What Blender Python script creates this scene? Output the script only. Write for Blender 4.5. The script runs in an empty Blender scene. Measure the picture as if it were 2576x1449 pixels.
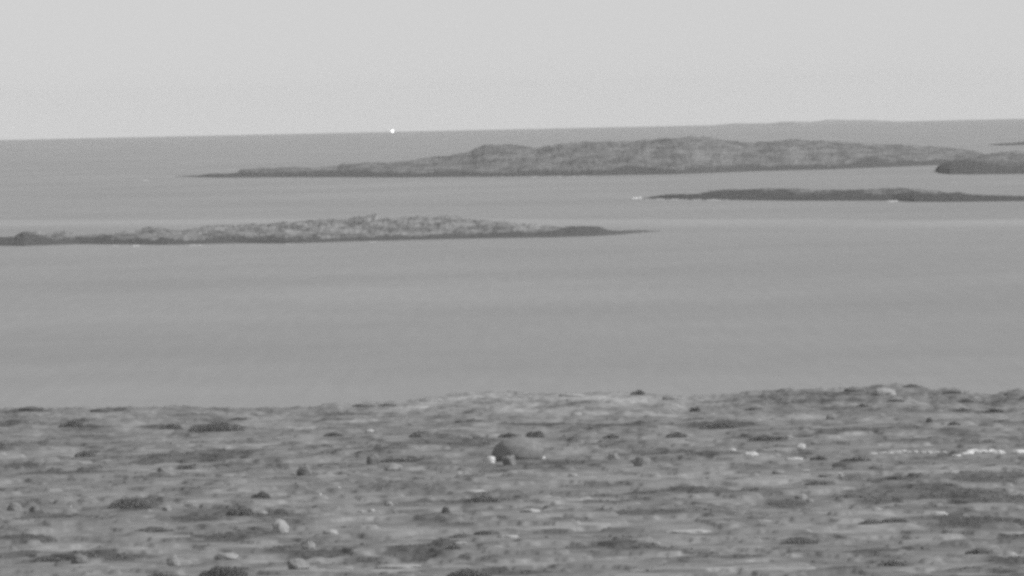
import bpy, math, random
import numpy as np
from mathutils import Vector, Matrix, noise as mnoise

# ------------------------------------------------------------------ camera, sky, sun, exposure
scene = bpy.context.scene
CAM_H = 50.0
HFOV = math.radians(6.0)
PITCH = 0.0202            # radians below the level line
ROLL = 0.0208             # camera leans to the right
RE = 6371000.0            # the sea follows the earth's curve
cd = bpy.data.cameras.new("camera"); cam = bpy.data.objects.new("camera", cd)
scene.collection.objects.link(cam); scene.camera = cam
cd.sensor_width = 36.0; cd.lens = 18.0 / math.tan(HFOV / 2)
cd.clip_start = 1.0; cd.clip_end = 120000.0
fw = Vector((0, math.cos(PITCH), -math.sin(PITCH)))
r0 = Vector((1, 0, 0)); u0 = Vector((0, math.sin(PITCH), math.cos(PITCH)))
rt = r0 * math.cos(ROLL) - u0 * math.sin(ROLL)
up = u0 * math.cos(ROLL) + r0 * math.sin(ROLL)
m = Matrix(((rt.x, up.x, -fw.x, 0), (rt.y, up.y, -fw.y, 0), (rt.z, up.z, -fw.z, CAM_H), (0, 0, 0, 1)))
cam.matrix_world = m

SUN_EL, SUN_AZ = math.radians(44), math.radians(108)      # azimuth from +Y towards +X
w = bpy.data.worlds.new("World"); scene.world = w; w.use_nodes = True
nt = w.node_tree; bg = nt.nodes["Background"]
sky = nt.nodes.new("ShaderNodeTexSky"); sky.sky_type = 'NISHITA'; sky.sun_disc = False
sky.sun_elevation = SUN_EL; sky.sun_rotation = SUN_AZ
sky.air_density = 1.0; sky.dust_density = 1.0; sky.ozone_density = 1.0
tc = nt.nodes.new("ShaderNodeTexCoord")
mx = nt.nodes.new("ShaderNodeVectorMath"); mx.operation = 'MAXIMUM'; mx.inputs[1].default_value = (-2, -2, 0.03)
nt.links.new(tc.outputs["Generated"], mx.inputs[0]); nt.links.new(mx.outputs[0], sky.inputs["Vector"])
bw = nt.nodes.new("ShaderNodeRGBToBW")
nt.links.new(sky.outputs[0], bw.inputs[0]); nt.links.new(bw.outputs[0], bg.inputs["Color"])
bg.inputs["Strength"].default_value = 0.118

sl = bpy.data.lights.new("sun", 'SUN'); sl.energy = 2.1; sl.angle = math.radians(14); sl.color = (1, 1, 1)
so = bpy.data.objects.new("sun", sl); scene.collection.objects.link(so)
sd = Vector((math.sin(SUN_AZ) * math.cos(SUN_EL), math.cos(SUN_AZ) * math.cos(SUN_EL), math.sin(SUN_EL)))
so.rotation_euler = sd.to_track_quat('Z', 'Y').to_euler(); so.location = (0, 0, 300)

scene.view_settings.view_transform = 'Standard'; scene.view_settings.look = 'None'
scene.view_settings.gamma = 1.0; scene.view_settings.exposure = 0.3
scene.cycles.filter_width = 3.4
scene.cycles.use_denoising = False      # keep the fine grain of a long-lens picture
scene.cycles.volume_bounces = 4; scene.cycles.max_bounces = 6

# ------------------------------------------------------------------ helpers
F = 1288.0 / math.tan(HFOV / 2)      # photograph measured on a 2576 x 1449 grid
CV = np.array([0, 0, CAM_H]); RT = np.array(rt); UP = np.array(up); FW = np.array(fw)

def ray(px, py):
    d = FW + RT * ((px - 1288) / F) - UP * ((py - 724.5) / F)
    hz = math.hypot(d[0], d[1])
    return d[0] / hz, d[1] / hz, d[2] / hz          # horizontal unit direction, slope

def sea_hit(px, py):
    ax, ay, s = ray(px, py)
    disc = s * s - 2 * CAM_H / RE
    dist = RE * (-s - math.sqrt(max(disc, 0)))
    return ax, ay, dist

def link(o, parent=None):
    scene.collection.objects.link(o)
    if parent is not None: o.parent = parent
    return o

def mesh_obj(name, verts, faces, mat, parent=None, smooth=True):
    me = bpy.data.meshes.new(name)
    verts = np.asarray(verts, dtype=np.float32)
    me.vertices.add(len(verts)); me.vertices.foreach_set("co", verts.ravel())
    if isinstance(faces, np.ndarray):
        n, k = faces.shape
        me.loops.add(n * k); me.polygons.add(n)
        me.loops.foreach_set("vertex_index", faces.astype(np.int32).ravel())
        me.polygons.foreach_set("loop_start", np.arange(0, n * k, k, dtype=np.int32))
        me.polygons.foreach_set("loop_total", np.full(n, k, dtype=np.int32))
        me.update(calc_edges=True)
    else:
        bpy.data.meshes.remove(me); me = bpy.data.meshes.new(name)
        me.from_pydata([tuple(v) for v in verts.tolist()], [], faces); me.update()
    me.validate()
    if smooth:
        me.polygons.foreach_set("use_smooth", np.ones(len(me.polygons), dtype=bool))
    me.materials.append(mat)
    return link(bpy.data.objects.new(name, me), parent)

def grid_faces(nr, nc):
    i = np.arange(nr - 1)[:, None] * nc + np.arange(nc - 1)[None, :]
    return np.stack([i, i + 1, i + nc + 1, i + nc], -1).reshape(-1, 4)

def tag(o, label=None, cat=None, group=None, kind=None):
    if label: o["label"] = label
    if cat: o["category"] = cat
    if group: o["group"] = group
    if kind: o["kind"] = kind
    return o

def _h(ix, iy, seed):
    n = (ix.astype(np.int64) * 374761393 + iy.astype(np.int64) * 668265263 + seed * 974634777) & 0xffffffff
    n = ((n ^ (n >> 13)) * 1274126177) & 0xffffffff
    n = (n ^ (n >> 16)) & 0xffffffff
    return n.astype(np.float64) / 4294967296.0

def pn(x, y, seed=0):
    """gradient noise, about -1..1"""
    ix = np.floor(x); iy = np.floor(y); fx = x - ix; fy = y - iy
    ux = fx * fx * fx * (fx * (fx * 6 - 15) + 10); uy = fy * fy * fy * (fy * (fy * 6 - 15) + 10)
    def g(a, b):
        an = _h(ix + a, iy + b, seed) * 2 * np.pi
        return np.cos(an) * (fx - a) + np.sin(an) * (fy - b)
    a = g(0, 0) * (1 - ux) + g(1, 0) * ux; b = g(0, 1) * (1 - ux) + g(1, 1) * ux
    return (a * (1 - uy) + b * uy) * 1.5

def fbm(x, y, seed=0, octv=4, gain=0.5):
    s = 0; a = 1.0; t = 0
    for k in range(octv):
        s = s + a * pn(x * 2 ** k + 17.3 * k, y * 2 ** k - 9.1 * k, seed + k); t += a; a *= gain
    return s / t * 1.5

def sstep(a, b, x):
    t = np.clip((x - a) / (b - a), 0, 1); return t * t * (3 - 2 * t)

# ------------------------------------------------------------------ materials (all neutral: the picture is monochrome)
def new_mat(name):
    mt = bpy.data.materials.new(name); mt.use_nodes = True
    return mt, mt.node_tree, mt.node_tree.nodes["Principled BSDF"]

def N(nt, t, **kw):
    n = nt.nodes.new(t)
    for k, v in kw.items(): setattr(n, k, v)
    return n

def math_node(nt, op, a, b=None, c=None, clamp=False):
    n = N(nt, "ShaderNodeMath", operation=op, use_clamp=clamp)
    for i, v in enumerate((a, b, c)):
        if v is None: continue
        if isinstance(v, (int, float)): n.inputs[i].default_value = v
        else: nt.links.new(v, n.inputs[i])
    return n.outputs[0]

def noise_node(nt, vec, scale, detail=4, rough=0.55):
    n = N(nt, "ShaderNodeTexNoise"); n.inputs["Scale"].default_value = scale
    n.inputs["Detail"].default_value = detail; n.inputs["Roughness"].default_value = rough
    nt.links.new(vec, n.inputs["Vector"]); return n.outputs["Fac"]

def terrain_mat(name, nscale, namp, bump_d, bscale):
    """albedo comes from the vertex attribute 'tone' broken up by procedural noise"""
    mt, t, p = new_mat(name)
    at = N(t, "ShaderNodeAttribute", attribute_name="tone")
    geo = N(t, "ShaderNodeNewGeometry")
    n1 = noise_node(t, geo.outputs["Position"], nscale, 5, 0.65)
    n2 = noise_node(t, geo.outputs["Position"], nscale * 0.22, 3, 0.5)
    s = math_node(t, 'ADD', math_node(t, 'MULTIPLY', math_node(t, 'SUBTRACT', n1, 0.5), namp),
                  math_node(t, 'MULTIPLY', math_node(t, 'SUBTRACT', n2, 0.5), namp * 0.7))
    f = math_node(t, 'MULTIPLY', at.outputs["Fac"], math_node(t, 'ADD', s, 1.0))
    f = math_node(t, 'MINIMUM', math_node(t, 'MAXIMUM', f, 0.02), 0.8)
    t.links.new(f, p.inputs["Base Color"])
    p.inputs["Roughness"].default_value = 0.95
    p.inputs["Specular IOR Level"].default_value = 0.1
    b = N(t, "ShaderNodeBump"); b.inputs["Distance"].default_value = bump_d; b.inputs["Strength"].default_value = 0.6
    t.links.new(noise_node(t, geo.outputs["Position"], bscale, 4, 0.6), b.inputs["Height"])
    t.links.new(b.outputs[0], p.inputs["Normal"])
    return mt

M_land = terrain_mat("heath_ground", 0.9, 0.45, 0.10, 1.6)
M_isle = terrain_mat("island_ground", 0.06, 0.25, 0.4, 0.15)

def obj_mat(name, amp, scale, rough=0.9, bump=0.04):
    mt, t, p = new_mat(name)
    oi = N(t, "ShaderNodeObjectInfo"); tcn = N(t, "ShaderNodeTexCoord")
    n = noise_node(t, tcn.outputs["Object"], scale, 5, 0.65)
    f = math_node(t, 'MULTIPLY', oi.outputs["Color"], math_node(t, 'ADD', math_node(t, 'MULTIPLY', math_node(t, 'SUBTRACT', n, 0.5), amp), 1.0))
    t.links.new(f, p.inputs["Base Color"]); p.inputs["Roughness"].default_value = rough
    p.inputs["Specular IOR Level"].default_value = 0.2
    if bump:
        b = N(t, "ShaderNodeBump"); b.inputs["Distance"].default_value = bump
        t.links.new(n, b.inputs["Height"]); t.links.new(b.outputs[0], p.inputs["Normal"])
    return mt
M_rock = obj_mat("granite", 0.9, 1.7)
M_leaf = obj_mat("shrub_leaves", 0.8, 2.0, 0.9, 0)
M_foam = obj_mat("sea_foam", 0.3, 0.8, 0.8, 0)
M_paint = obj_mat("boat_paint", 0.1, 0.6, 0.4, 0)

# sea
M_sea, t, p = new_mat("sea_water")
geo = N(t, "ShaderNodeNewGeometry"); pos = geo.outputs["Position"]
p.inputs["Base Color"].default_value = (0.20, 0.20, 0.20, 1)
p.inputs["IOR"].default_value = 1.333
mp = N(t, "ShaderNodeMapping"); mp.inputs["Scale"].default_value = (0.0045, 0.0035, 0.0)
mp.inputs["Rotation"].default_value = (0, 0, 0.02)
t.links.new(pos, mp.inputs["Vector"])
nbig = noise_node(t, mp.outputs[0], 1.0, 5, 0.6)
mp2 = N(t, "ShaderNodeMapping"); mp2.inputs["Scale"].default_value = (0.35, 0.012, 0.0)
t.links.new(pos, mp2.inputs["Vector"])
nsm = noise_node(t, mp2.outputs[0], 1.0, 4, 0.6)
sep = N(t, "ShaderNodeSeparateXYZ"); t.links.new(pos, sep.inputs[0])
# calm slick lying obliquely across the sound: far edge sharp, near edge fading out
line = math_node(t, 'ADD', math_node(t, 'ADD', sep.outputs["Y"], math_node(t, 'MULTIPLY', sep.outputs["X"], 1.59)),
                 math_node(t, 'MULTIPLY', nbig, 160.0))
mr1 = N(t, "ShaderNodeMapRange"); mr1.interpolation_type = 'SMOOTHSTEP'
mr1.inputs["From Min"].default_value = 4010; mr1.inputs["From Max"].default_value = 3930
t.links.new(line, mr1.inputs["Value"])
mr2 = N(t, "ShaderNodeMapRange"); mr2.interpolation_type = 'SMOOTHSTEP'
mr2.inputs["From Min"].default_value = 3600; mr2.inputs["From Max"].default_value = 3900
t.links.new(line, mr2.inputs["Value"])
slick = math_node(t, 'MULTIPLY', mr1.outputs[0], mr2.outputs[0])
rg = math_node(t, 'ADD', 0.30, math_node(t, 'MULTIPLY', math_node(t, 'SUBTRACT', nbig, 0.5), 0.16))
rg = math_node(t, 'ADD', rg, math_node(t, 'MULTIPLY', math_node(t, 'SUBTRACT', nsm, 0.5), 0.07))
rg = math_node(t, 'SUBTRACT', rg, math_node(t, 'MULTIPLY', slick, 0.06))
t.links.new(rg, p.inputs["Roughness"])
bn = N(t, "ShaderNodeBump"); bn.inputs["Distance"].default_value = 0.12; bn.inputs["Strength"].default_value = 0.35
mp3 = N(t, "ShaderNodeMapping"); mp3.inputs["Scale"].default_value = (0.25, 0.16, 0.0); t.links.new(pos, mp3.inputs["Vector"])
t.links.new(noise_node(t, mp3.outputs[0], 1.0, 3, 0.6), bn.inputs["Height"])
t.links.new(bn.outputs[0], p.inputs["Normal"])

M_lamp, t, p = new_mat("lit_lamp")
p.inputs["Emission Color"].default_value = (1, 1, 1, 1); p.inputs["Emission Strength"].default_value = 9.0
M_glass, t, p = new_mat("dark_glass"); p.inputs["Base Color"].default_value = (0.03, 0.03, 0.03, 1); p.inputs["Roughness"].default_value = 0.1

# ------------------------------------------------------------------ sea
radii = np.concatenate([np.linspace(0, 2000, 11), np.arange(2400, 26001, 400)])
ns = 360; ang = np.linspace(0, 2 * np.pi, ns + 1)[:-1]
R_, A_ = np.meshgrid(radii[1:], ang, indexing='ij')
V = np.stack([R_ * np.cos(A_), R_ * np.sin(A_), -R_ ** 2 / (2 * RE)], -1).reshape(-1, 3)
V = np.vstack([V, [[0, 0, 0]]]); nr = len(radii) - 1; fs = []
i = np.arange(nr - 1)[:, None] * ns; j = np.arange(ns)[None, :]; j2 = (j + 1) % ns
q = np.stack([i + j, i + ns + j, i + ns + j2, i + j2], -1).reshape(-1, 4)
c = len(V) - 1
tri = np.stack([np.full(ns, c), np.arange(ns), (np.arange(ns) + 1) % ns, np.full(ns, c)], -1)
faces = [tuple(f) for f in q.tolist()] + [(a, b_, d) for a, b_, d, _ in tri.tolist()]
sea = mesh_obj("sea", V, faces, M_sea); tag(sea, kind="structure")

# ------------------------------------------------------------------ islands
def island(name, water, top, frac, band, tones, seed, spots=(), rough=0.035, rows=70, step=2.0, maxw=900, streak=0.7, craggy=1.6):
    """water/top: waterline and skyline as measured; the body is a real mound between front and back shore"""
    x0, x1 = water[0][0], water[-1][0]
    xs = np.arange(x0, x1 + 0.1, step)
    yw = np.interp(xs, *zip(*water)); yt = np.interp(xs, *zip(*top))
    yt = np.minimum(yt, yw - 0.4)
    nc = len(xs); vs = np.linspace(0, 1, rows)
    P = np.zeros((rows, nc, 3)); hrel = np.zeros((rows, nc)); 
    ridge = 0.5
    for k in range(nc):
        ax, ay, d0 = sea_hit(xs[k], yw[k])
        _, _, d1 = sea_hit(xs[k], yw[k] - frac * (yw[k] - yt[k]))
        dr = min(max(d1 - d0, 4.0), maxw * ridge)
        _, _, s = ray(xs[k], yt[k])
        zr = CAM_H + s * (d0 + dr) + (d0 + dr) ** 2 / (2 * RE)      # height above the local sea
        zr = max(zr, 0.15)
        D = d0 + dr * vs / ridge
        prof = np.where(vs < ridge, 1 - np.maximum(0, 1 - vs / ridge) ** 1.7, np.maximum(0, 1 - ((vs - ridge) / (1 - ridge)) ** 2))
        P[:, k, 0] = ax * D; P[:, k, 1] = ay * D; hrel[:, k] = prof * zr
    X, Y = P[:, :, 0], P[:, :, 1]; D2 = X ** 2 + Y ** 2
    mpp = math.sqrt(D2.mean()) / F
    n1 = fbm(X / (mpp * 60), Y / (mpp * 160), seed, 5, 0.55)
    n2 = np.abs(fbm(X / (mpp * 26), Y / (mpp * 70), seed + 9, 4, 0.6))
    hr = hrel * (1 + rough * n1 * 1.6) - rough * hrel * n2 * 1.4
    env = np.sin(np.pi * vs)[:, None]
    micro = fbm(X / (mpp * 9), Y / (mpp * 22), seed + 20, 3, 0.6) * mpp * 1.6
    ledge = fbm(X / (mpp * 48), hrel / (mpp * 7) + Y / (mpp * 900), seed + 60, 4, 0.6)
    crag = fbm(X / (mpp * 7), Y / (mpp * 40), seed + 70, 3, 0.6)
    hr = hr + (micro + ledge * mpp * craggy + crag * mpp * craggy * 0.2) * np.minimum(1, hrel / (mpp * 9))
    hr = hr - 0.8 * (1 - np.minimum(1, vs / 0.03))[:, None] - 0.8 * (vs > 0.985)[:, None]
    P[:, :, 2] = hr - D2 / (2 * RE)
    dark, mid, pale = tones
    tn = fbm(X / (mpp * 60), hrel / (mpp * 11) + Y / (mpp * 700), seed + 30, 4, 0.6)
    tn2 = fbm(X / (mpp * 17), hrel / (mpp * 4.5) + Y / (mpp * 300), seed + 40, 4, 0.65)
    tone = mid + (pale - mid) * sstep(0.0, 0.5, tn + 0.5 * tn2) - (mid - dark) * streak * sstep(0.05, 0.5, -tn - 0.6 * tn2)
    bandh = band * (1 + 0.55 * fbm(X / (mpp * 90), Y / (mpp * 500), seed + 50, 4, 0.6))
    for (sx, sw, val) in spots:                       # stretches where the dark weed and scrub climb higher
        lx = (X / Y * F + 1288)
        bandh = bandh + val * np.exp(-((lx - sx) / sw) ** 2)
    wet = 1 - sstep(0.8, 1.15, (hr + 0.25 * tn2 * band) / np.maximum(bandh, 0.1))
    tone = tone * (1 - wet) + dark * wet
    o = mesh_obj(name, P.reshape(-1, 3), grid_faces(rows, nc), M_isle)
    a = o.data.attributes.new("tone", 'FLOAT', 'POINT'); a.data.foreach_set("value", tone.ravel().astype(np.float32))
    tag(o, kind="structure")
    return o

T_A = (0.11, 0.19, 0.25)
island("island", [(440, 444), (500, 445.5), (560, 447), (700, 446), (840, 446), (1000, 446.5), (1200, 445), (1500, 442), (1700, 438.5), (1900, 431), (2100, 426), (2300, 418), (2400, 414), (2560, 410)],
       [(440, 443.5), (500, 441), (530, 438), (570, 438), (598, 434), (604, 428), (650, 423), (720, 421), (790, 422), (850, 418), (862, 411), (880, 413), (920, 409), (970, 410), (1040, 403), (1070, 398), (1130, 392), (1180, 384), (1200, 372), (1222, 365), (1290, 364), (1350, 373), (1400, 364), (1500, 356), (1560, 357), (1640, 353), (1670, 348), (1720, 347), (1745, 344), (1790, 347), (1830, 353), (1870, 359), (1930, 358), (1990, 350), (2030, 355), (2070, 355), (2180, 362), (2300, 367), (2400, 373), (2450, 380), (2475, 388), (2500, 393), (2560, 400)],
       0.2, 2.8, T_A, 11, spots=((880, 40, 1.2), (1590, 70, 1.8), (1870, 60, 1.5), (2190, 35, 3.2), (630, 30, 0.8)))
island("island", [(2352, 431), (2362, 436), (2390, 438.5), (2450, 439), (2576, 438), (2700, 436), (2760, 434)],
       [(2352, 430), (2358, 420), (2370, 411), (2400, 405), (2440, 400), (2480, 389), (2520, 383), (2560, 381), (2600, 386), (2680, 400), (2760, 430)],
       0.2, 5.5, T_A, 23, spots=((2410, 55, 3.0),), maxw=700)
island("island", [(1618, 500), (1660, 500), (1720, 502), (1830, 503), (2000, 505), (2130, 505), (2245, 505), (2300, 508), (2400, 508), (2576, 506), (2700, 505), (2800, 500)],
       [(1618, 499), (1650, 492), (1700, 489), (1720, 489.5), (1745, 489), (1790, 481), (1830, 478), (1900, 476), (1950, 475), (2060, 478), (2130, 479), (2180, 478), (2220, 474), (2300, 474), (2340, 479), (2370, 482), (2385, 485), (2410, 484), (2440, 490), (2500, 492), (2576, 494), (2700, 497), (2800, 499)],
       0.22, 3.3, (0.10, 0.2, 0.26), 37, spots=((1900, 120, 1.6),))
island("island", [(-140, 622), (-60, 621), (0, 618), (60, 619), (120, 617), (200, 614), (300, 615), (420, 616), (600, 612), (720, 613), (900, 607), (1000, 605), (1200, 600), (1400, 597), (1500, 594), (1560, 590), (1600, 586), (1660, 581.5)],
       [(-140, 605), (-60, 594), (0, 597), (36, 598), (44, 590), (60, 585), (100, 583), (128, 588), (145, 584), (165, 582), (185, 588), (200, 592), (250, 590), (330, 583), (355, 580), (368, 574), (402, 574), (430, 580), (470, 579), (530, 570), (600, 566), (660, 565), (700, 562), (800, 555), (840, 552), (870, 552), (920, 545), (945, 541), (970, 549), (1000, 550), (1060, 546), (1130, 546), (1200, 554), (1290, 560), (1350, 567), (1420, 572), (1470, 570), (1510, 573), (1530, 579), (1552, 582), (1575, 580), (1610, 579), (1660, 581)],
       0.25, 1.7, (0.115, 0.235, 0.31), 53, spots=((60, 50, 2.2), (560, 40, 0.4), (1470, 60, 2.0), (230, 60, 0.5)), rough=0.11, streak=0.8, craggy=2.6)
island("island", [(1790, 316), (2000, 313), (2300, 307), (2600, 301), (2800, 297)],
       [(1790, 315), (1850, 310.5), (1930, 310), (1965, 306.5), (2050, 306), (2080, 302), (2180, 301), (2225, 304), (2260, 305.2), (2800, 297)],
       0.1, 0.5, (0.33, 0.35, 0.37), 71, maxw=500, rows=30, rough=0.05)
island("island", [(2485, 365), (2520, 366), (2576, 365), (2700, 363), (2760, 361)],
       [(2485, 364.5), (2500, 362.5), (2530, 360), (2576, 357), (2650, 352), (2700, 355), (2760, 360)],
       0.15, 3.5, T_A, 83, maxw=300, rows=30)

# ------------------------------------------------------------------ foreground land
DMIN, DMAX = 840.0, 1580.0
NR, NC = 950, 860
TL = 0.078
Dg = DMIN + (DMAX - DMIN) * np.linspace(0, 1, NR)
Tg = np.linspace(-TL, TL, NC)
TT, DD = np.meshgrid(Tg, Dg)
GX, GY = TT * DD, DD
SKY = [(-700, 1030), (0, 1031), (60, 1028), (90, 1030), (180, 1030), (300, 1028), (470, 1027), (560, 1031), (700, 1031), (790, 1027), (810, 1021), (850, 1018), (890, 1020), (930, 1016), (985, 1013), (1000, 1013), (1060, 1008), (1100, 1000), (1180, 991), (1260, 990), (1350, 994), (1450, 990), (1560, 992), (1600, 992), (1680, 996), (1720, 1004), (1745, 999), (1800, 1001), (1850, 994), (1900, 987), (1980, 983), (2060, 983), (2150, 978), (2180, 980), (2200, 974), (2250, 971), (2310, 975), (2335, 982), (2360, 980), (2400, 983), (2430, 990), (2470, 997), (2520, 992), (2576, 987), (3200, 985)]
sx_, sy_ = zip(*SKY)
DR = 1480.0
# px of each lateral angle at the ridge, then the height that puts the ridge on the measured skyline
px_r = 1288 + Tg * F
zr = np.array([CAM_H + ray(px_r[k], np.interp(px_r[k], sx_, sy_))[2] * DR * math.hypot(1, Tg[k]) for k in range(NC)])
relief = (fbm(GX / 62, GY / 95, 3, 3) * 1.0 + fbm(GX / 21, GY / 42, 7, 3) * 0.55 +
          fbm(GX / 6.5, GY / 13, 12, 3) * 0.36 + fbm(GX / 3.0, GY / 6, 15, 3, 0.5) * 0.12)
# bedrock ledges: part of the relief is broken into low steps
_s = 0.42; _t = (relief + 0.25 * fbm(GX / 9, GY / 16, 19, 3)) / _s; _f = np.floor(_t)
relief = relief * 0.25 + 0.75 * _s * (_f + sstep(0.0, 0.09, _t - _f))
base_in = 5.2 - 3.0 * sstep(900, 1420, GY)
gate = sstep(1320, DR, GY)                       # inland relief gives way to the shore ridge
micro = fbm(GX / 4.0, GY / 9, 31, 4, 0.6) * 0.30
rag = fbm(GX / 3.0, GY / 8, 35, 4, 0.6) * 0.42
rag = rag * (1 + 0.7 * sstep(24, 36, GX))
rag = 0.5 * rag + 0.5 * 0.22 * np.floor(rag / 0.22)
ridge_z = zr[None, :] + micro * 0.6 + rag - 0.05
Z = (base_in + relief) * (1 - gate) + (ridge_z - 0.0) * gate
# keep the last slope before the ridge low enough not to mask it
lim = zr[None, :] + (CAM_H - zr[None, :]) * (DR - GY) / DR - 0.25
Z = np.where(GY < DR, np.minimum(Z, lim + micro * 0.5), Z)
back = sstep(DR + 4, DMAX - 10, GY)
Z = Z * (1 - back) - 2.5 * back + micro * 0.0

def zat(x, y):
    fi = (y - DMIN) / (DMAX - DMIN) * (NR - 1); fj = (x / y + TL) / (2 * TL) * (NC - 1)
    fi = min(max(fi, 0), NR - 1.001); fj = min(max(fj, 0), NC - 1.001)
    i, j = int(fi), int(fj); a, b = fi - i, fj - j
    return (Z[i, j] * (1 - a) + Z[i + 1, j] * a) * (1 - b) + (Z[i, j + 1] * (1 - a) + Z[i + 1, j + 1] * a) * b

def ground_hit(px, py):
    ax, ay, s = ray(px, py)
    d = np.arange(DMIN + 5, DR + 20, 0.4)
    yy = ay * d; xx = ax * d
    fi = np.clip((yy - DMIN) / (DMAX - DMIN) * (NR - 1), 0, NR - 1).astype(int)
    fj = np.clip((xx / yy + TL) / (2 * TL) * (NC - 1), 0, NC - 1).astype(int)
    under = (CAM_H + s * d) <= Z[fi, fj]
    k = int(np.argmax(under)) if under.any() else len(d) - 40
    return xx[k], yy[k], Z[fi[k], fj[k]]

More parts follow.
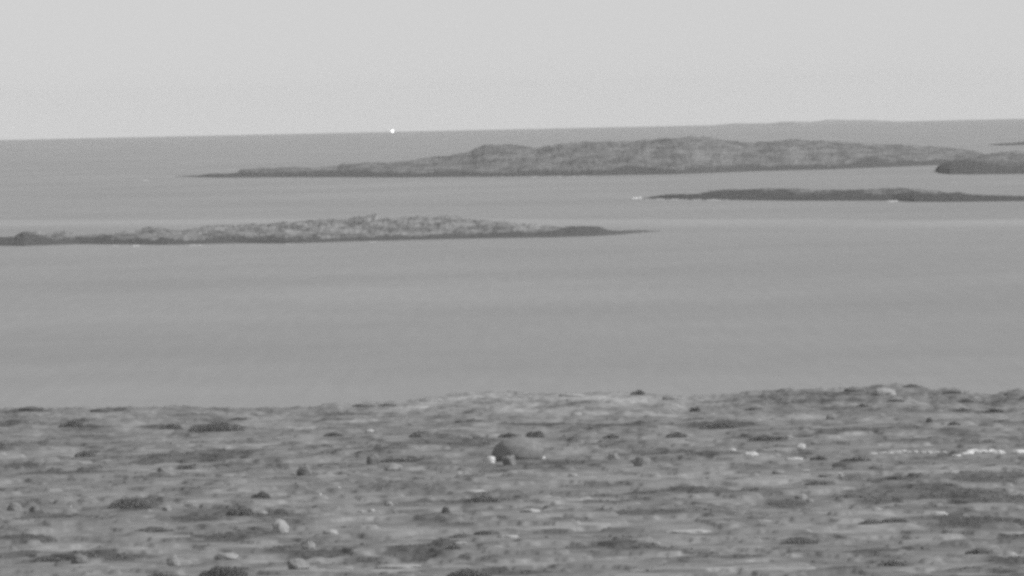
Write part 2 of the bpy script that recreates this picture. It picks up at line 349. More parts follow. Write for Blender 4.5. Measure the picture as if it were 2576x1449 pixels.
# bare rock and heath cover, each patch an ellipse on the ground with a ragged edge: (x, y, width, height, amount)
PATCH = [  # darker heath
 (544,1077,170,22,-1),(394,1074,110,13,-1),(180,1064,60,20,-.9),(215,1075,90,8,-.8),(20,1066,60,20,-.8),(260,1032,110,9,-.9),(60,1033,150,8,-.8),
 (215,1143,60,18,-.9),(30,1118,110,16,-.8),(90,1115,60,12,-.7),(150,1187,330,14,-.9),(30,1172,140,20,-.8),(487,1148,400,34,-.75),(469,1176,60,14,-.9),(570,1172,140,12,-.8),
 (340,1270,140,34,-.9),(300,1262,60,20,-.9),(487,1292,190,46,-.85),(600,1275,60,30,-.6),(60,1356,150,30,-.9),(225,1397,380,22,-1),(30,1400,120,26,-.8),(560,1356,360,24,-.8),(660,1298,200,14,-.8),(787,1397,220,26,-.8),
 (562,1440,100,22,-1),(410,1445,80,14,-.8),(131,1408,70,14,-1),(380,1333,120,9,-.9),(700,1395,130,16,-.6),(100,1296,170,16,-.8),(375,1200,160,8,-.6),
 (850,1042,90,10,-.9),(860,1055,60,8,-.9),(800,1062,60,8,-.7),(1010,1160,110,13,-.9),(1120,1108,320,30,-.7),(1060,1095,60,18,-.6),(960,1130,160,12,-.7),(1300,1172,260,22,-.6),(1420,1165,120,16,-.8),
 (1215,1266,150,20,-.95),(1060,1262,200,12,-.5),(1690,1234,300,15,-1),(1515,1262,160,10,-.9),(1610,1291,260,20,-.95),(1430,1308,120,12,-.6),(1046,1393,210,50,-.9),(900,1408,160,26,-.7),(1271,1440,230,22,-1),
 (1600,1376,230,24,-.9),(1740,1396,230,20,-.9),(1850,1402,120,14,-.9),(1520,1372,120,8,-.7),(1440,1380,120,8,-.6),(1215,1341,60,8,-.9),(1151,1349,50,8,-.8),(1330,1070,180,8,-.9),(1560,1070,180,8,-.8),
 (1811,1068,200,24,-.9),(1690,1070,100,12,-.7),(2130,1082,230,9,-.9),(2250,1076,160,8,-.7),(2060,1218,110,12,-.8),(2253,1206,130,14,-.9),(2486,1198,240,34,-.8),(2317,1243,520,50,-.7),(2480,1250,240,40,-.7),(2216,1317,140,14,-1),
 (2466,1314,280,30,-.9),(2010,1361,110,13,-.9),(2186,1393,170,16,-.8),(2242,1422,100,14,-.8),(2460,1388,100,16,-.8),(2540,1412,160,26,-.8),(2540,1355,120,24,-.9),(1961,1270,120,26,-.8),(1830,1238,140,14,-.7),(1800,1142,160,12,-.7),
 (1960,1140,200,10,-.6),(2480,1160,260,14,-.5),(2380,1148,60,12,-.8),(2330,1110,300,18,-.45),(1480,1120,180,14,-.5),(1680,1134,160,14,-.6),(2420,1012,120,10,-.6),(2120,1010,200,10,-.5),(2250,1012,110,8,-.8),(1890,1028,70,7,-.7),
 (2490,1040,160,12,-.6),(2060,1040,160,6,-.5),(1215,1014,70,6,-.8),(1355,1012,60,6,-.6),(1450,1026,60,10,-.6),(1580,1010,50,6,-.7),(1630,1023,60,8,-.7),(1040,1038,40,8,-.7),(910,1022,60,8,-.7),(2430,1435,300,14,-.6),(1700,1436,200,10,-.5),
 # paler grass and bare rock
 (150,1127,80,9,.9),(200,1162,90,7,.8),(400,1088,60,8,.8),(170,1378,250,24,.8),(340,1382,100,14,.9),(120,1372,120,10,.5),(430,1352,160,10,.6),(620,1412,260,10,.8),(640,1372,180,10,.7),(550,1236,120,10,.7),(700,1262,200,9,.6),
 (750,1430,240,10,.8),(250,1418,260,8,.6),(60,1312,110,7,.7),(760,1075,120,7,.8),(560,1125,60,9,.8),(640,1118,80,10,.7),(630,1068,100,5,.7),(480,1184,100,5,.7),(520,1200,160,10,.5),(60,1148,90,8,.5),
 (1534,1206,380,24,.75),(1600,1198,200,12,.7),(1340,1216,160,10,.6),(990,1434,150,14,1),(1120,1425,110,8,.7),(1300,1416,260,20,.7),(1400,1324,150,14,.8),(1480,1318,120,10,.7),(1340,1333,90,10,.7),(1440,1256,220,9,.7),(1360,1262,60,8,.8),
 (900,1062,120,6,.8),(1110,1080,160,7,.9),(1210,1068,80,9,.7),(1050,1022,180,12,.9),(1180,1000,150,10,.9),(1300,1030,200,14,.6),(1400,1030,140,14,.6),(1500,1040,110,10,.8),(1620,1042,160,16,.9),(1500,1000,220,12,.7),(1600,1008,140,14,.8),
 (930,1304,110,14,.8),(1000,1296,80,10,.5),(1010,1370,150,5,.8),(1160,1369,60,6,.8),(900,1388,60,16,.5),(1740,1395,10,4,.4),(1640,1400,260,12,.75),(1700,1394,120,8,.8),(1560,1408,160,8,.5),(1700,1358,170,12,.6),(1820,1320,160,20,.45),
 (1900,1300,80,8,.6),(1840,1262,160,14,.6),(1780,1190,220,34,.55),(1900,1212,160,24,.45),(2010,1200,160,10,.4),(2130,1314,100,18,.9),(2170,1332,60,16,.7),(2100,1342,180,14,.7),(2340,1291,250,10,.7),(2180,1290,160,8,.5),(1990,1398,60,12,.7),
 (1820,1432,140,10,.9),(1960,1430,260,8,.7),(1880,1424,120,6,.7),(2340,1352,130,24,.45),(2470,1352,60,14,.5),(2520,1398,90,8,.6),(2230,1352,60,7,.6),(2060,1044,200,20,.5),(2200,1056,90,16,.6),(1930,1055,80,14,.5),(1720,1022,60,12,.6),
 (2000,998,520,26,-.42),(2440,1012,300,34,-.45),(2180,1030,520,16,-.3),(2400,1045,100,8,.4),(2540,1052,120,10,.5),(1800,1018,60,8,.5),(2080,1016,120,6,.4),(1850,1160,160,14,.5),(2480,1178,170,16,.35),(2350,1172,200,16,.3),(1740,1100,160,16,.45),(1960,1088,200,7,.6)]
field = (0.60 * fbm(GX / 13, GY / 40, 101, 3, 0.5) + 0.70 * fbm(GX / 6.5, GY / 14, 111, 3, 0.5) + 0.50 * fbm(GX / 7.0, GY / 6.5, 115, 2, 0.5) + 0.22 * fbm(GX / 1.6, GY / 5, 118, 2, 0.5))
ragged = fbm(GX / 2.6, GY / 11, 121, 4, 0.6)
crack = sstep(0.86, 0.97, 1 - np.abs(fbm(GX / 8, GY / 26, 131, 4, 0.6))) * sstep(-.3, .4, fbm(GX / 16, GY / 40, 141, 2))
feat = np.zeros_like(Z)
for (x, y, wd, hh, amt) in PATCH:
    cx, cy, cz = ground_hit(x, y)
    y1 = ground_hit(x, y + hh * 0.5)[1]; y2 = ground_hit(x, y - hh * 0.5)[1]
    b = min(max((y2 - y1) / 2, 1.2), 34.0); yc = (y1 + y2) / 2 if (y2 - y1) < 68 else cy
    xc = (x - 1288) / F * yc; a = wd / 2 * yc / F
    sl_ = np.s_[max(0, int((yc - 1.8 * b - DMIN) / (DMAX - DMIN) * NR)):int((yc + 1.8 * b - DMIN) / (DMAX - DMIN) * NR) + 2, :]
    r = np.sqrt(((GX[sl_] - xc) / a) ** 2 + ((GY[sl_] - yc) / b) ** 2) + 0.30 * ragged[sl_]
    k = 1 - sstep(0.72, 1.08, r)
    cur = feat[sl_]
    feat[sl_] = cur * (1 - k) + amt * k
tot = np.clip(feat * 1.0 + 0.85 * field * (1 - 0.6 * np.abs(feat)) - 0.4 * crack, -1.2, 1.3)
DARK, MID, PALE = 0.105, 0.225, 0.335
tone = np.where(tot < 0, MID + (MID - DARK) * np.maximum(tot, -1.1), MID + (PALE - MID) * tot)
shore = sstep(1380, 1470, GY) * np.exp(-((GX - 2) / 30) ** 4)
tone = tone + shore * 0.07
# heath stands knee high above the grass
Z = Z + np.clip(-tot, 0, 1) * 0.16 * (1 - gate)

# (x centre, y bottom, width, height, albedo, label)
ROCKS = [
 (705,1341,46,32,.46,"largest pale rounded boulder in the lower left heath, light grey top"),
 (765,1196,40,27,.27,"grey peaked boulder standing in dark heath left of centre"),
 (37,1285,40,22,.27,"grey rounded boulder nearest the left edge of the land"),
 (86,1287,26,14,.24,"small grey boulder just right of the rounded one at the left edge"),
 (405,1190,20,11,.25,"small grey boulder alone in the dark heath of the upper left land"),
 (437,1424,36,27,.33,"pale knobbly boulder in the grass at the lower left"),
 (750,1433,58,26,.30,"wide domed grey boulder by the bottom edge left of centre"),
 (178,1281,5,5,.75,"tiny bright white stone in the heath at the left"),
 (806,1250,6,5,.7,"tiny white stone lying below the pale grass strip left of centre"),
 (853,1230,8,6,.6,"very small white stone on the end of the pale grass strip"),
 (832,1348,40,12,.42,"flat pale slab right of the largest pale boulder"),
 (420,1287,24,13,.34,"small pale stone beside the large dark heath patch at the left"),
 (660,1294,30,10,.38,"low pale slab above the largest pale boulder"),
 (570,1412,64,16,.38,"broad pale slab of bare rock in the lower left grass"),
 (776,1383,36,17,.35,"pale stone low in the heath below the flat slab"),
 (199,1420,44,24,.24,"dull grey boulder in dark heath at the lower left"),
 (1303,1161,132,54,.26,"big dark grey domed outcrop, the largest rock near the middle of the land"),
 (1234,1167,27,17,.72,"bright white pointed stone at the left foot of the big domed outcrop"),
 (1361,1156,24,10,.62,"bright white tilted stone at the right foot of the big domed outcrop"),
 (1280,1172,36,24,.27,"dull pale stone leaning on the front of the big domed outcrop"),
 (939,1170,36,26,.26,"grey steep-sided boulder left of the big domed outcrop"),
 (990,1188,46,17,.38,"pale flat-topped boulder right of and below the grey steep-sided one"),
 (930,1087,24,7,.52,"small bright slab on the slope in the upper middle"),
 (1196,1241,60,9,.48,"long thin bright slab left of centre in the middle slope"),
 (1440,1199,26,8,.42,"small bright slab right of and below the big domed outcrop"),
 (1545,1158,28,17,.29,"grey rounded boulder right of the big domed outcrop"),
 (1615,1173,50,24,.26,"wide lumpy grey boulder, farther right of the big domed outcrop"),
 (979,1272,24,10,.42,"small pale stone above a pair of bright ones left of centre"),
 (934,1288,20,7,.5,"bright low stone, right one of a close pair left of centre"),
 (908,1291,16,6,.44,"bright low stone, left one of a close pair left of centre"),
 (1333,1289,52,8,.47,"thin bright slab in the grass below the centre"),
 (1275,1354,62,7,.45,"thin bright slab in the lower middle grass"),
 (1155,1373,36,7,.4,"short pale slab above the large dark heath patch in the lower middle"),
 (1731,1341,120,8,.48,"longest thin bright slab, lying straight in the grass right of centre"),
 (1450,1046,28,8,.44,"pale slab on the rocky shore shelf in the middle"),
 (1890,1147,38,10,.6,"bright white slab right of centre, the wider one of a row"),
 (1841,1134,24,6,.5,"small bright slab left of the bright white one right of centre"),
 (1985,1104,28,8,.42,"pale stone at the right end of a dark juniper bush"),
 (2015,1131,24,13,.58,"bright upright stone in the heath of the right slope"),
 (1998,1159,46,7,.52,"long bright slab below the upright stone on the right slope"),
 (2025,1188,26,7,.46,"small bright slab low on the right slope"),
 (2092,1201,68,13,.38,"broad pale slab in the grass of the right slope"),
 (2223,995,66,18,.42,"pale bare rock face on top of the hill by the shore"),
 (2016,1256,34,13,.33,"pale broken rock in the heath at the lower right, upper of two"),
 (2038,1264,20,9,.33,"pale broken rock in the heath at the lower right, lower of two"),
 (2208,1284,26,7,.4,"small pale slab in dark heath at the right"),
 (2364,1296,44,9,.5,"bright slab at the left end of a pale grass strip at the right"),
 (1920,1312,46,5,.4,"thin pale slab at the edge of the grass lower right"),
 (2545,1345,66,6,.42,"thin pale slab near the right edge of the land"),
 (2090,1055,24,12,.24,"small grey crag on the near side of the shore hill"),
 (1960,1192,34,10,.3,"low grey rock left of the small bright slab on the right slope"),
 (2000,1135,10,6,.4,"small pale stone at the left foot of the bright upright stone"),
 (75,1034,70,8,.13,"dark low rock at the water's edge at the far left"),
 (255,1036,60,7,.15,"dark flat rock on the left skyline above the juniper thickets"),
 (1085,1010,60,9,.42,"pale rock hump on the shore skyline left of the middle"),
 (1440,998,70,8,.40,"pale shore rock breaking the skyline left of the wind-bent bush"),
 (1690,1006,50,9,.33,"grey shore rock on the skyline between the wind-bent bush and the hill"),
 (2150,987,54,9,.2,"dark ledge on the hilltop skyline left of the pale rock face"),
 (2395,990,50,9,.18,"dark ledge on the skyline right of the hilltop"),
 (2545,996,40,9,.2,"dark ledge on the skyline at the far right"),
 (1000,1430,120,10,.40,"long low pale slab at the bottom edge left of centre"),
]
WS = [(2196,1142,16,5),(2224,1139,16,6),(2240,1139,12,6),(2256,1138,14,7),(2270,1137,12,7),(2286,1137,12,6),(2302,1137,10,6),(2322,1138,9,5),(2338,1138,9,5),(2352,1138,16,6),(2374,1137,8,4),
      (2412,1149,28,10),(2434,1147,26,11),(2452,1144,28,14),(2474,1143,26,12),(2494,1143,24,13),(2512,1142,22,10),(2566,1142,24,14)]
# (x centre, y bottom, width, height, label)
BUSHES = [
 (1346,1103,34,21,"dark round juniper bush above the big domed outcrop"),
 (1283,1101,46,14,"low dark juniper bush left of the round one above the domed outcrop"),
 (1357,1142,20,20,"dark bush growing against the right side of the big domed outcrop"),
 (1046,1103,26,15,"small dark juniper bush in the upper middle heath"),
 (1153,1064,14,9,"tiny dark bush high on the middle slope"),
 (1121,1291,16,19,"small upright dark bush standing alone left of the centre"),
 (1605,994,28,15,"dark wind-bent bush on the shoreline at the middle"),
 (1537,1103,32,12,"dark low bush in the middle right grass"),
 (1702,1101,40,17,"dark rounded bush between the middle and the right hill"),
 (1749,1036,20,16,"dark bush in the gully at the left foot of the shore hill"),
 (1931,1112,78,17,"long dark juniper thicket on the right slope"),
 (2060,1162,34,12,"dark bush left of a wide low thicket on the right slope"),
 (2152,1166,64,13,"wide low dark juniper thicket below the dotted white stones"),
 (1811,1079,80,20,"dark thicket at the foot of the shore hill"),
 (544,1086,110,30,"large dark domed juniper thicket near the left shore, the tallest there"),
 (430,1080,44,15,"dark juniper thicket left of the large domed one near the left shore"),
 (180,1076,50,20,"dark juniper thicket at the upper left near the shore"),
 (215,1150,42,18,"dark bush on the pale grass at the upper left"),
 (656,1253,36,19,"dark round bush above the dark heath left of centre"),
 (330,1284,90,32,"large dark thicket in the left heath"),
 (605,1297,50,30,"dark thicket at the right end of the left heath"),
 (356,1339,30,9,"small dark bush, left one of a pair in the lower left grass"),
 (401,1339,28,10,"small dark bush, right one of a pair in the lower left grass"),
 (562,1452,96,32,"dark domed thicket cut by the bottom edge at the lower left"),
 (405,1452,56,14,"low dark thicket at the bottom edge, left of the domed one"),
 (131,1414,52,14,"dark bush at the lower left in the long dark heath"),
 (470,1182,36,12,"small dark bush in the upper left heath"),
 (600,1056,34,7,"thin dark bush above the large domed thicket at the left shore"),
 (975,1022,40,8,"dark low bush on the skyline left of the pale shore rock"),
 (905,1023,34,7,"dark low bush on the skyline, farther left of the pale shore rock"),
 (1215,1270,70,18,"dark bush at the left end of a heath strip below the centre"),
 (1215,1345,36,11,"small dark bush in the lower middle grass"),
 (1151,1353,34,9,"small dark bush left of another in the lower middle grass"),
 (1140,1392,34,14,"dark bush right of the large dark patch in the lower middle"),
 (1180,1455,90,26,"dark thicket at the bottom edge in the middle"),
 (2253,1212,40,12,"dark bush in the right heath above the wide dark ground"),
 (2055,1223,50,12,"dark bush in the grass left of the right heath"),
 (2190,1322,50,12,"dark bush in a hollow at the lower right, left of two"),
 (2250,1322,56,13,"dark bush in a hollow at the lower right, right of two"),
 (2010,1369,80,14,"dark slanting thicket in the lower right grass"),
 (2244,1424,60,16,"dark thicket near the bottom edge at the right"),
 (2460,1394,50,16,"dark bush near the right edge at the bottom"),
 (2338,1068,14,14,"small upright dark bush on the right hill slope"),
 (2400,1070,26,11,"dark bush farther right on the hill slope"),
 (2420,1036,36,11,"dark bush below the dip in the right skyline"),
 (2430,1014,32,9,"small dark bush on the hill just under the dip in the skyline"),
 (1890,1034,24,9,"small dark bush low on the left flank of the shore hill"),
 (2253,1014,40,8,"dark bush beneath the pale rock face on the hill"),
 (2170,1024,24,9,"dark bush halfway down the hill by the pale rock face"),
 (2290,976,30,8,"dark bush on the very top of the shore hill"),
 (1000,1164,80,12,"dark bush strip left of the domed outcrop, behind the pale flat boulder"),
 (840,1098,40,12,"dark bush in the heath of the upper left middle"),
 (2502,1038,40,12,"dark bush on the slope near the right edge"),
]

# every rock, stone and bush gets its spot on the ground, and the ground is levelled a little around it
SPOT = {}
_todo = [(x, yb, wp, hp) for (x, yb, wp, hp, al, lab) in ROCKS] + [(x, yb + 2, wp * 1.15, hp) for (x, yb, wp, hp) in WS] + [(x, yb, wp, hp) for (x, yb, wp, hp, lab) in BUSHES]
for (x, yb, wp, hp) in _todo:
    cx, cy, cz = ground_hit(x, yb); SPOT[(x, yb)] = (cx, cy, cz, wp * cy / F)
for (cx, cy, cz, wd) in SPOT.values():
    a = wd * 0.5 + 0.5; b = wd * 0.35 + 3.0; yc = cy + wd * 0.2 - 1.5
    i0_ = max(0, int((yc - 2 * b - DMIN) / (DMAX - DMIN) * NR)); i1_ = int((yc + 2 * b - DMIN) / (DMAX - DMIN) * NR) + 2
    r = np.sqrt(((GX[i0_:i1_] - cx) / a) ** 2 + ((GY[i0_:i1_] - yc) / b) ** 2)
    k = 1 - sstep(0.8, 1.8, r)
    Z[i0_:i1_] = Z[i0_:i1_] * (1 - k) + (cz + 0.0 * Z[i0_:i1_]) * k

# land sheet: the detailed part carries on as a plain hillside up to the camera's hilltop
land = mesh_obj("ground", np.stack([GX, GY, Z], -1).reshape(-1, 3), grid_faces(NR, NC), M_land)
a = land.data.attributes.new("tone", 'FLOAT', 'POINT'); a.data.foreach_set("value", tone.ravel().astype(np.float32))
tag(land, kind="structure")
# hillside below and around
hx = np.linspace(-420, 420, 141); hy = np.linspace(-260, 1600, 250)
HX, HY = np.meshgrid(hx, hy)
rr = np.hypot(HX, HY)
HZ = 42.5 * np.exp(-(rr / 170) ** 2) + 4.6 - 3.0 * sstep(900, 1420, HY) + fbm(HX / 40, HY / 50, 5, 3) * 0.6
HZ = HZ - sstep(1400, 1560, HY) * 6
inside = sstep(DMIN - 6, DMIN + 12, HY) * (1 - sstep(TL - 0.012, TL - 0.004, np.abs(HX) / np.maximum(HY, 1)))
HZ = HZ - inside * 9
hz = mesh_obj("hillside", np.stack([HX, HY, HZ], -1).reshape(-1, 3), grid_faces(250, 141), M_land)
ht = MID + 0.06 * fbm(HX / 14, HY / 20, 44, 4)
a = hz.data.attributes.new("tone", 'FLOAT', 'POINT'); a.data.foreach_set("value", ht.ravel().astype(np.float32))
tag(hz, kind="structure")

# ------------------------------------------------------------------ boulders
import bmesh
def ico(sub):
    bm = bmesh.new(); bmesh.ops.create_icosphere(bm, subdivisions=sub, radius=1.0)
    v = np.array([x.co[:] for x in bm.verts]); f = [tuple(q.index for q in fc.verts) for fc in bm.faces]; bm.free()
    return v, f
ICO4, ICO3 = ico(4), ico(3)

def rock_mesh(wd, dp, ht, seed, ang=0.18, sub=4):
    v, f = (ICO4 if sub == 4 else ICO3)
    v = v.copy(); rnd = random.Random(seed)
    # planes cut the ball into weathered facets
    for k in range(9 if wd < 4 else 0):
        n = np.array([rnd.gauss(0, 1), rnd.gauss(0, 1), rnd.gauss(0, 0.8)]); n /= np.linalg.norm(n)
        lim_ = rnd.uniform(0.62, 0.92); dd = v @ n
        v -= np.outer(np.maximum(dd - lim_, 0) * 0.8, n)
    off = rnd.uniform(0, 100)
    d = np.array([mnoise.fractal(Vector((p * 1.7 + off).tolist()), 1.0, 2.0, 4) for p in v])
    v = v * (1 + ang * d)[:, None]
    v[:, 2] = np.where(v[:, 2] < -0.35, -0.35, v[:, 2])
    mn, mxx = v.min(0), v.max(0)
    v = (v - (mn + mxx) / 2 * np.array([1, 1, 0])) ; v[:, 2] -= mn[2]
    v *= np.array([wd, dp, ht * 1.12]) / (mxx - mn)
    return v, f

def place_rock(x, yb, wpx, hpx, alb, label, seed, group=None, name="boulder"):
    cx, cy, cz = SPOT[(x, yb)][:3]
    wd, ht = wpx * cy / F, hpx * cy / F
    if hpx / wpx > 0.28: dp = wd * 0.8
    else: dp = max(wd * 0.6, ht * 2)
    v, f = rock_mesh(wd, dp, ht, seed, ang=0.09 if wpx > 100 and hpx > 30 else 0.2, sub=4 if wpx > 20 else 3)
    o = mesh_obj(name, v, f, M_rock)
    yc = cy + dp * 0.4
    yc = cy + dp * 0.3
    zb = min(zat(cx, cy), zat(cx, yc), zat(cx - wd * .4, yc), zat(cx + wd * .4, yc))
    o.location = (cx, yc, max(zb - 0.03, cz - 0.15 * ht)); o.rotation_euler = (0, 0, 0)
    alb = alb * (0.84 if alb < .5 else 0.95)
    o.color = (alb, alb, alb, 1)
    tag(o, label, "rock" if name == "boulder" else "stone", group)
    return o
for k, (x, yb, wp, hp, al, lab) in enumerate(ROCKS):
    o = place_rock(x, yb, wp, hp, al, lab, 100 + k, name="flat_rock" if hp / wp < 0.3 else "boulder")
    o["category"] = "rock"

# white stones laid in a broken line on the right slope
for k, (x, yb, wp, hp) in enumerate(WS):
    big = x > 2400
    if x > 2550: lab = "bright white stone alone at the right edge, past the end of the white bank"
    elif big: lab = ["large white stone at the low left end of the bright bank","second white stone from the left in the bright bank","tall white stone at the bend of the bright bank","wide white stone right of the bend of the bright bank","second white stone from the right in the bright bank","last white stone at the right end of the bright bank"][k - 11]
    else: lab = "small white stone in the dotted line left of the bright bank"
    place_rock(x, yb + 2, wp * (1.6 if big else 1.7 + .6 * (k % 3 == 1)), (hp - 2 if big else hp) - 1.2 * (k % 2), .74 if big else .5, lab, 300 + k, "white stones in a broken line on the right slope", "white_stone")

# ------------------------------------------------------------------ juniper bushes
def leaf_cloud(lumps, n, size, rnd):
    """leaf sprays over and inside a few overlapping domes"""
    P = []; 
    tw = sum(l[3] * (l[4] + l[5]) for l in lumps)
    for (lx, ly, lz, a, b_, c_) in lumps:
        k = int(n * a * (b_ + c_) / tw) + 1
        d = rnd.normal(size=(k, 3)); d /= np.linalg.norm(d, axis=1)[:, None]; d[:, 2] = np.abs(d[:, 2])
        r = rnd.uniform(0.72, 1.06, k)
        P.append(np.array([lx, ly, lz]) + d * r[:, None] * np.array([a, b_, c_]))
    P = np.vstack(P); n = len(P)
    u = rnd.normal(size=(n, 3)); u /= np.linalg.norm(u, axis=1)[:, None]
    v = np.cross(u, rnd.normal(size=(n, 3))); v /= np.linalg.norm(v, axis=1)[:, None]
    s = size * rnd.uniform(0.6, 1.4, n)[:, None]
    V = np.stack([P - u * s * .5, P + v * s * .35, P + u * s * .6, P - v * s * .35], 1).reshape(-1, 3)
    Fc = np.arange(4 * n).reshape(-1, 4)
    return V, Fc

for k, (x, yb, wp, hp, lab) in enumerate(BUSHES):
    cx, cy, cz = SPOT[(x, yb)][:3]
    wd, ht = wp * 1.2 * cy / F, hp * 0.9 * cy / F
    rnd = np.random.default_rng(500 + k)
    nl = max(1, int(round(wd / max(ht, 0.3) / 0.9)))
    lumps = []
    for q in range(nl):
        fx = 0 if nl == 1 else (q + 0.5) / nl - 0.5
        a_ = wd * (0.5 if nl == 1 else 0.62 / nl + 0.06)
        hh = ht * (1 - 1.6 * fx * fx) * rnd.uniform(0.75, 1.0)
        lumps.append((fx * wd * 0.88, rnd.uniform(-.15, .15) * wd * 0.3, 0, a_, max(a_ * 0.9, 0.3), hh))
    if nl > 2: lumps.append((wd * rnd.uniform(-.1, .1), 0, 0, wd * 0.3, wd * 0.2, ht))
    root = link(bpy.data.objects.new("juniper_bush", None)); root.location = (cx, cy + 0.25 * wd * 0.4, 0)
    root.location.z = min(zat(cx, cy), zat(cx - wd * .35, cy + .2), zat(cx + wd * .35, cy + .2)) - 0.03
    tag(root, lab, "bush", "juniper bushes and thickets on the heath")
    V, Fc = leaf_cloud(lumps, int(400 + 900 * wd * (ht + 0.4)), 0.12, rnd)
    fo = mesh_obj("foliage", V, Fc, M_leaf, root, smooth=False); al = 0.22 + 0.07 * rnd.uniform(); fo.color = (al, al, al, 1)
    # stems: tapered branches fanning out from the root
    sv, sf = [], []
    for (lx, ly, lz, a_, b_, c_) in lumps:
        for q in range(5):
            an = rnd.uniform(0, 6.28); tip = np.array([lx + math.cos(an) * a_ * .7, ly + math.sin(an) * b_ * .7, c_ * .8])
            bs = np.array([lx * .9, ly, 0.0]); r1, r2 = 0.035, 0.01
            if not sv:
                for s_ in range(5):
                    t_ = s_ * 1.2566; sv.append(np.array([math.cos(t_) * r1, math.sin(t_) * r1, 0]))
            i0 = len(sv)
            for (pp, rr_) in (((bs + tip) / 2 + [0, 0, .08 * c_], (r1 + r2) / 2), (tip, r2)):
                for s_ in range(5):
                    t_ = s_ * 1.2566; sv.append(pp + np.array([math.cos(t_) * rr_, math.sin(t_) * rr_, 0]))
            for (g0, g1) in ((0, i0), (i0, i0 + 5)):        # every branch springs from the one root stock
                for s_ in range(5): sf.append((g0 + s_, g0 + (s_ + 1) % 5, g1 + (s_ + 1) % 5, g1 + s_))
    st = mesh_obj("stem", np.array(sv), sf, M_leaf, root); st.color = (.08, .08, .08, 1)

# ------------------------------------------------------------------ low heather tufts over the darker ground (uncountable)
rnd = np.random.default_rng(9)
nt_ = 60000
dd_ = np.sqrt(rnd.uniform(880 ** 2, 1500 ** 2, nt_)); tt_ = rnd.uniform(-0.062, 0.062, nt_)
fi = np.clip(((dd_ - DMIN) / (DMAX - DMIN) * (NR - 1)).astype(int), 0, NR - 1); fj = np.clip(((tt_ + TL) / (2 * TL) * (NC - 1)).astype(int), 0, NC - 1)
keep = tot[fi, fj] < rnd.uniform(-1.1, -0.3, nt_)
dd_, tt_, fi, fj = dd_[keep], tt_[keep], fi[keep], fj[keep]; n = len(dd_)
base = np.stack([tt_ * dd_, dd_, Z[fi, fj] - 0.03], -1)
s = rnd.uniform(0.07, 0.18, n); vs_, fs_ = [], []
Vt = []
for q in range(4):
    an = rnd.uniform(0, 6.28, n); lean = rnd.uniform(0.1, 0.6, n)
    dx, dy = np.cos(an), np.sin(an)
    off = base + np.stack([rnd.uniform(-.2, .2, n), rnd.uniform(-.2, .2, n), 0 * n + np.zeros(n)], -1)
    p0 = off + np.stack([-dy * s * .5, dx * s * .5, np.zeros(n)], -1); p1 = off + np.stack([dy * s * .5, -dx * s * .5, np.zeros(n)], -1)
    p2 = off + np.stack([dx * lean * s + dy * s * .3, dy * lean * s - dx * s * .3, s], -1); p3 = off + np.stack([dx * lean * s - dy * s * .3, dy * lean * s + dx * s * .3, s * .9], -1)
    Vt.append(np.stack([p0, p1, p2, p3], 1).reshape(-1, 3))
Vt = np.vstack(Vt)
hth = mesh_obj("heather", Vt, np.arange(len(Vt)).reshape(-1, 4), M_leaf, smooth=False); hth.color = (.17, .17, .17, 1)
tag(hth, "low dark heather and grass tufts growing over the shore heath", "heather", kind="stuff")

# ------------------------------------------------------------------ surf along the island shores
rnd = random.Random(4)
FO = [(1590, 499.5, 1612, 8, 1.0)] + [(a_, 500.8 + (a_ - 1620) * .012, a_ + l_, 4, .6) for a_, l_ in ((1625, 12), (1652, 18), (1690, 40), (1745, 24), (1780, 50))] + \
     [(2234, 506.5, 2258, 6, 1.0), (284, 618, 300, 4, .5), (336, 618.5, 352, 6, .8), (478, 617.5, 492, 5, .7), (500, 617.5, 506, 4, .5), (720, 614, 740, 3, .4), (930, 608.5, 948, 3, .4),
      (1340, 444.5, 1352, 4, .6), (1385, 444.2, 1392, 3, .5), (1402, 444, 1412, 3, .5), (1440, 443.8, 1450, 3, .5), (1462, 443.5, 1476, 3, .5), (362, 454.5, 371, 4, .6)]
fv, ff = [], []
v3, f3 = ico(2)
for (x0_, y_, x1_, th, br) in FO:
    x = x0_
    while x < x1_:
        ax, ay, d = sea_hit(x, y_ + rnd.uniform(-.4, .6)); sz = d / F
        rx = sz * rnd.uniform(1.6, 3.5); rz = sz * th * 0.36 * br * rnd.uniform(.5, 1.2); ry = rx * 1.5
        i0 = len(fv)
        for p_ in v3: fv.append((ax * d + p_[0] * rx, ay * d + p_[1] * ry, -d * d / (2 * RE) + p_[2] * rz * (1 + .3 * rnd.random())))
        ff += [tuple(i0 + q for q in f_) for f_ in f3]
        x += rnd.uniform(1.5, 4.0)
foam = mesh_obj("surf", np.array(fv), ff, M_foam); foam.color = (.85, .85, .85, 1)
tag(foam, "white surf breaking in short streaks along the island shores", "surf", kind="stuff")

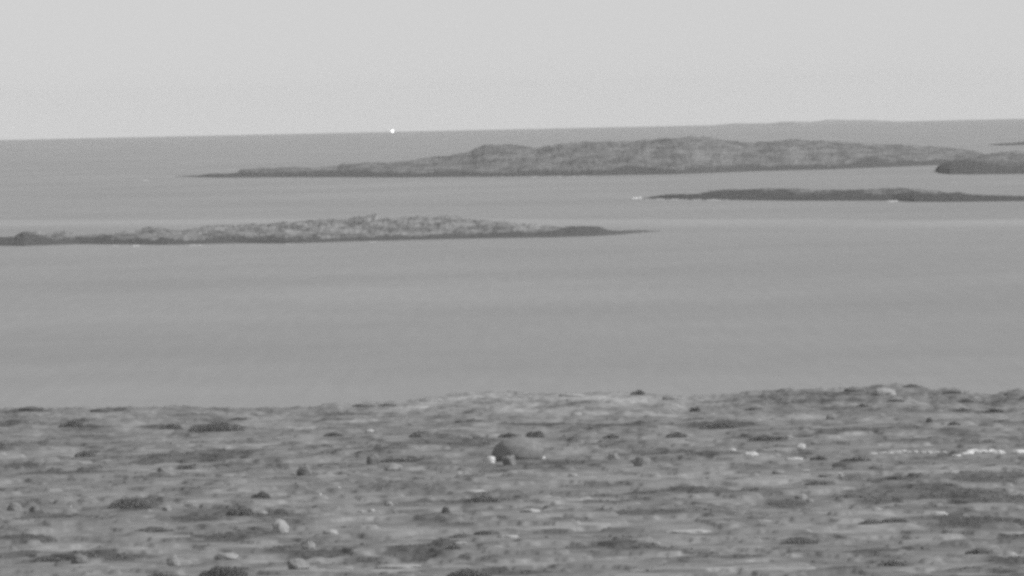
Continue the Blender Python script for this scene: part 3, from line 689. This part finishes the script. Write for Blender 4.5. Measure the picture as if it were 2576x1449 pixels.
# ------------------------------------------------------------------ boat with a lit lamp on the horizon
ax, ay, sl_h = ray(987, 330); DB = 23600.0
bz = -DB * DB / (2 * RE)
boat = link(bpy.data.objects.new("fishing_boat", None)); boat.location = (ax * DB, ay * DB, bz); boat.rotation_euler = (0, 0, 0.25)
tag(boat, "tiny white boat with a dazzling lit lamp on the sea horizon", "boat")
L, B_, H_ = 9.0, 3.0, 1.5
secs = []
for i_, tx in enumerate(np.linspace(-.5, .5, 11)):
    bw_ = B_ / 2 * (1 - max(0, (tx - .1) / .4) ** 2.2) + .02; sh = H_ * (1 + .5 * max(0, tx) ** 2 * 3)
    secs.append([(tx * L, s_ * bw_ * k_, z_) for s_, k_, z_ in ((-1, 1, sh), (-1, .85, .2), (0, .3, -.6), (1, .85, .2), (1, 1, sh))])
hv = [p_ for s_ in secs for p_ in s_]; hf = []
for i_ in range(10):
    for k_ in range(5): hf.append((i_ * 5 + k_, i_ * 5 + (k_ + 1) % 5, i_ * 5 + 5 + (k_ + 1) % 5, i_ * 5 + 5 + k_))
hf += [tuple(range(5)), tuple(range(50, 55))]
hull = mesh_obj("hull", np.array(hv), hf, M_paint, boat, smooth=False); hull.color = (.8, .8, .8, 1)
def boxm(name, x0, x1, y0, y1, z0, z1, mat, parent, col=.8):
    v = [(x, y, z) for x in (x0, x1) for y in (y0, y1) for z in (z0, z1)]
    f = [(0, 1, 3, 2), (4, 6, 7, 5), (0, 4, 5, 1), (2, 3, 7, 6), (0, 2, 6, 4), (1, 5, 7, 3)]
    o = mesh_obj(name, np.array(v), f, mat, parent, smooth=False); o.color = (col, col, col, 1); return o
wh = boxm("wheelhouse", -1.8, 1.2, -1.1, 1.1, 1.45, 3.4, M_paint, boat)
boxm("window", -1.2, .8, -1.14, -1.103, 2.4, 3.1, M_glass, wh)
boxm("roof", -2.0, 1.5, -1.3, 1.3, 3.403, 3.6, M_paint, boat)
mast = boxm("mast", -.3, -.1, -.1, .1, 3.603, 4.4, M_paint, boat)
lv, lf = ico(3)
lamp = mesh_obj("lamp", lv * np.array([2.2, 1.0, 1.3]) + np.array([-.2, -2.2, 2.5]), lf, M_lamp, boat)

# ------------------------------------------------------------------ the hazy air
mh = bpy.data.materials.new("hazy_air"); mh.use_nodes = True; t = mh.node_tree
t.nodes.remove(t.nodes["Principled BSDF"])
pv = N(t, "ShaderNodeVolumePrincipled"); pv.inputs["Color"].default_value = (1, 1, 1, 1); pv.inputs["Density"].default_value = 1.7e-5
pv.inputs["Anisotropy"].default_value = 0.0
t.links.new(pv.outputs[0], t.nodes["Material Output"].inputs["Volume"])
hb = boxm("haze", -26600, 26600, -26600, 26600, -57, 70.0, mh, None, 1)
tag(hb, kind="stuff")
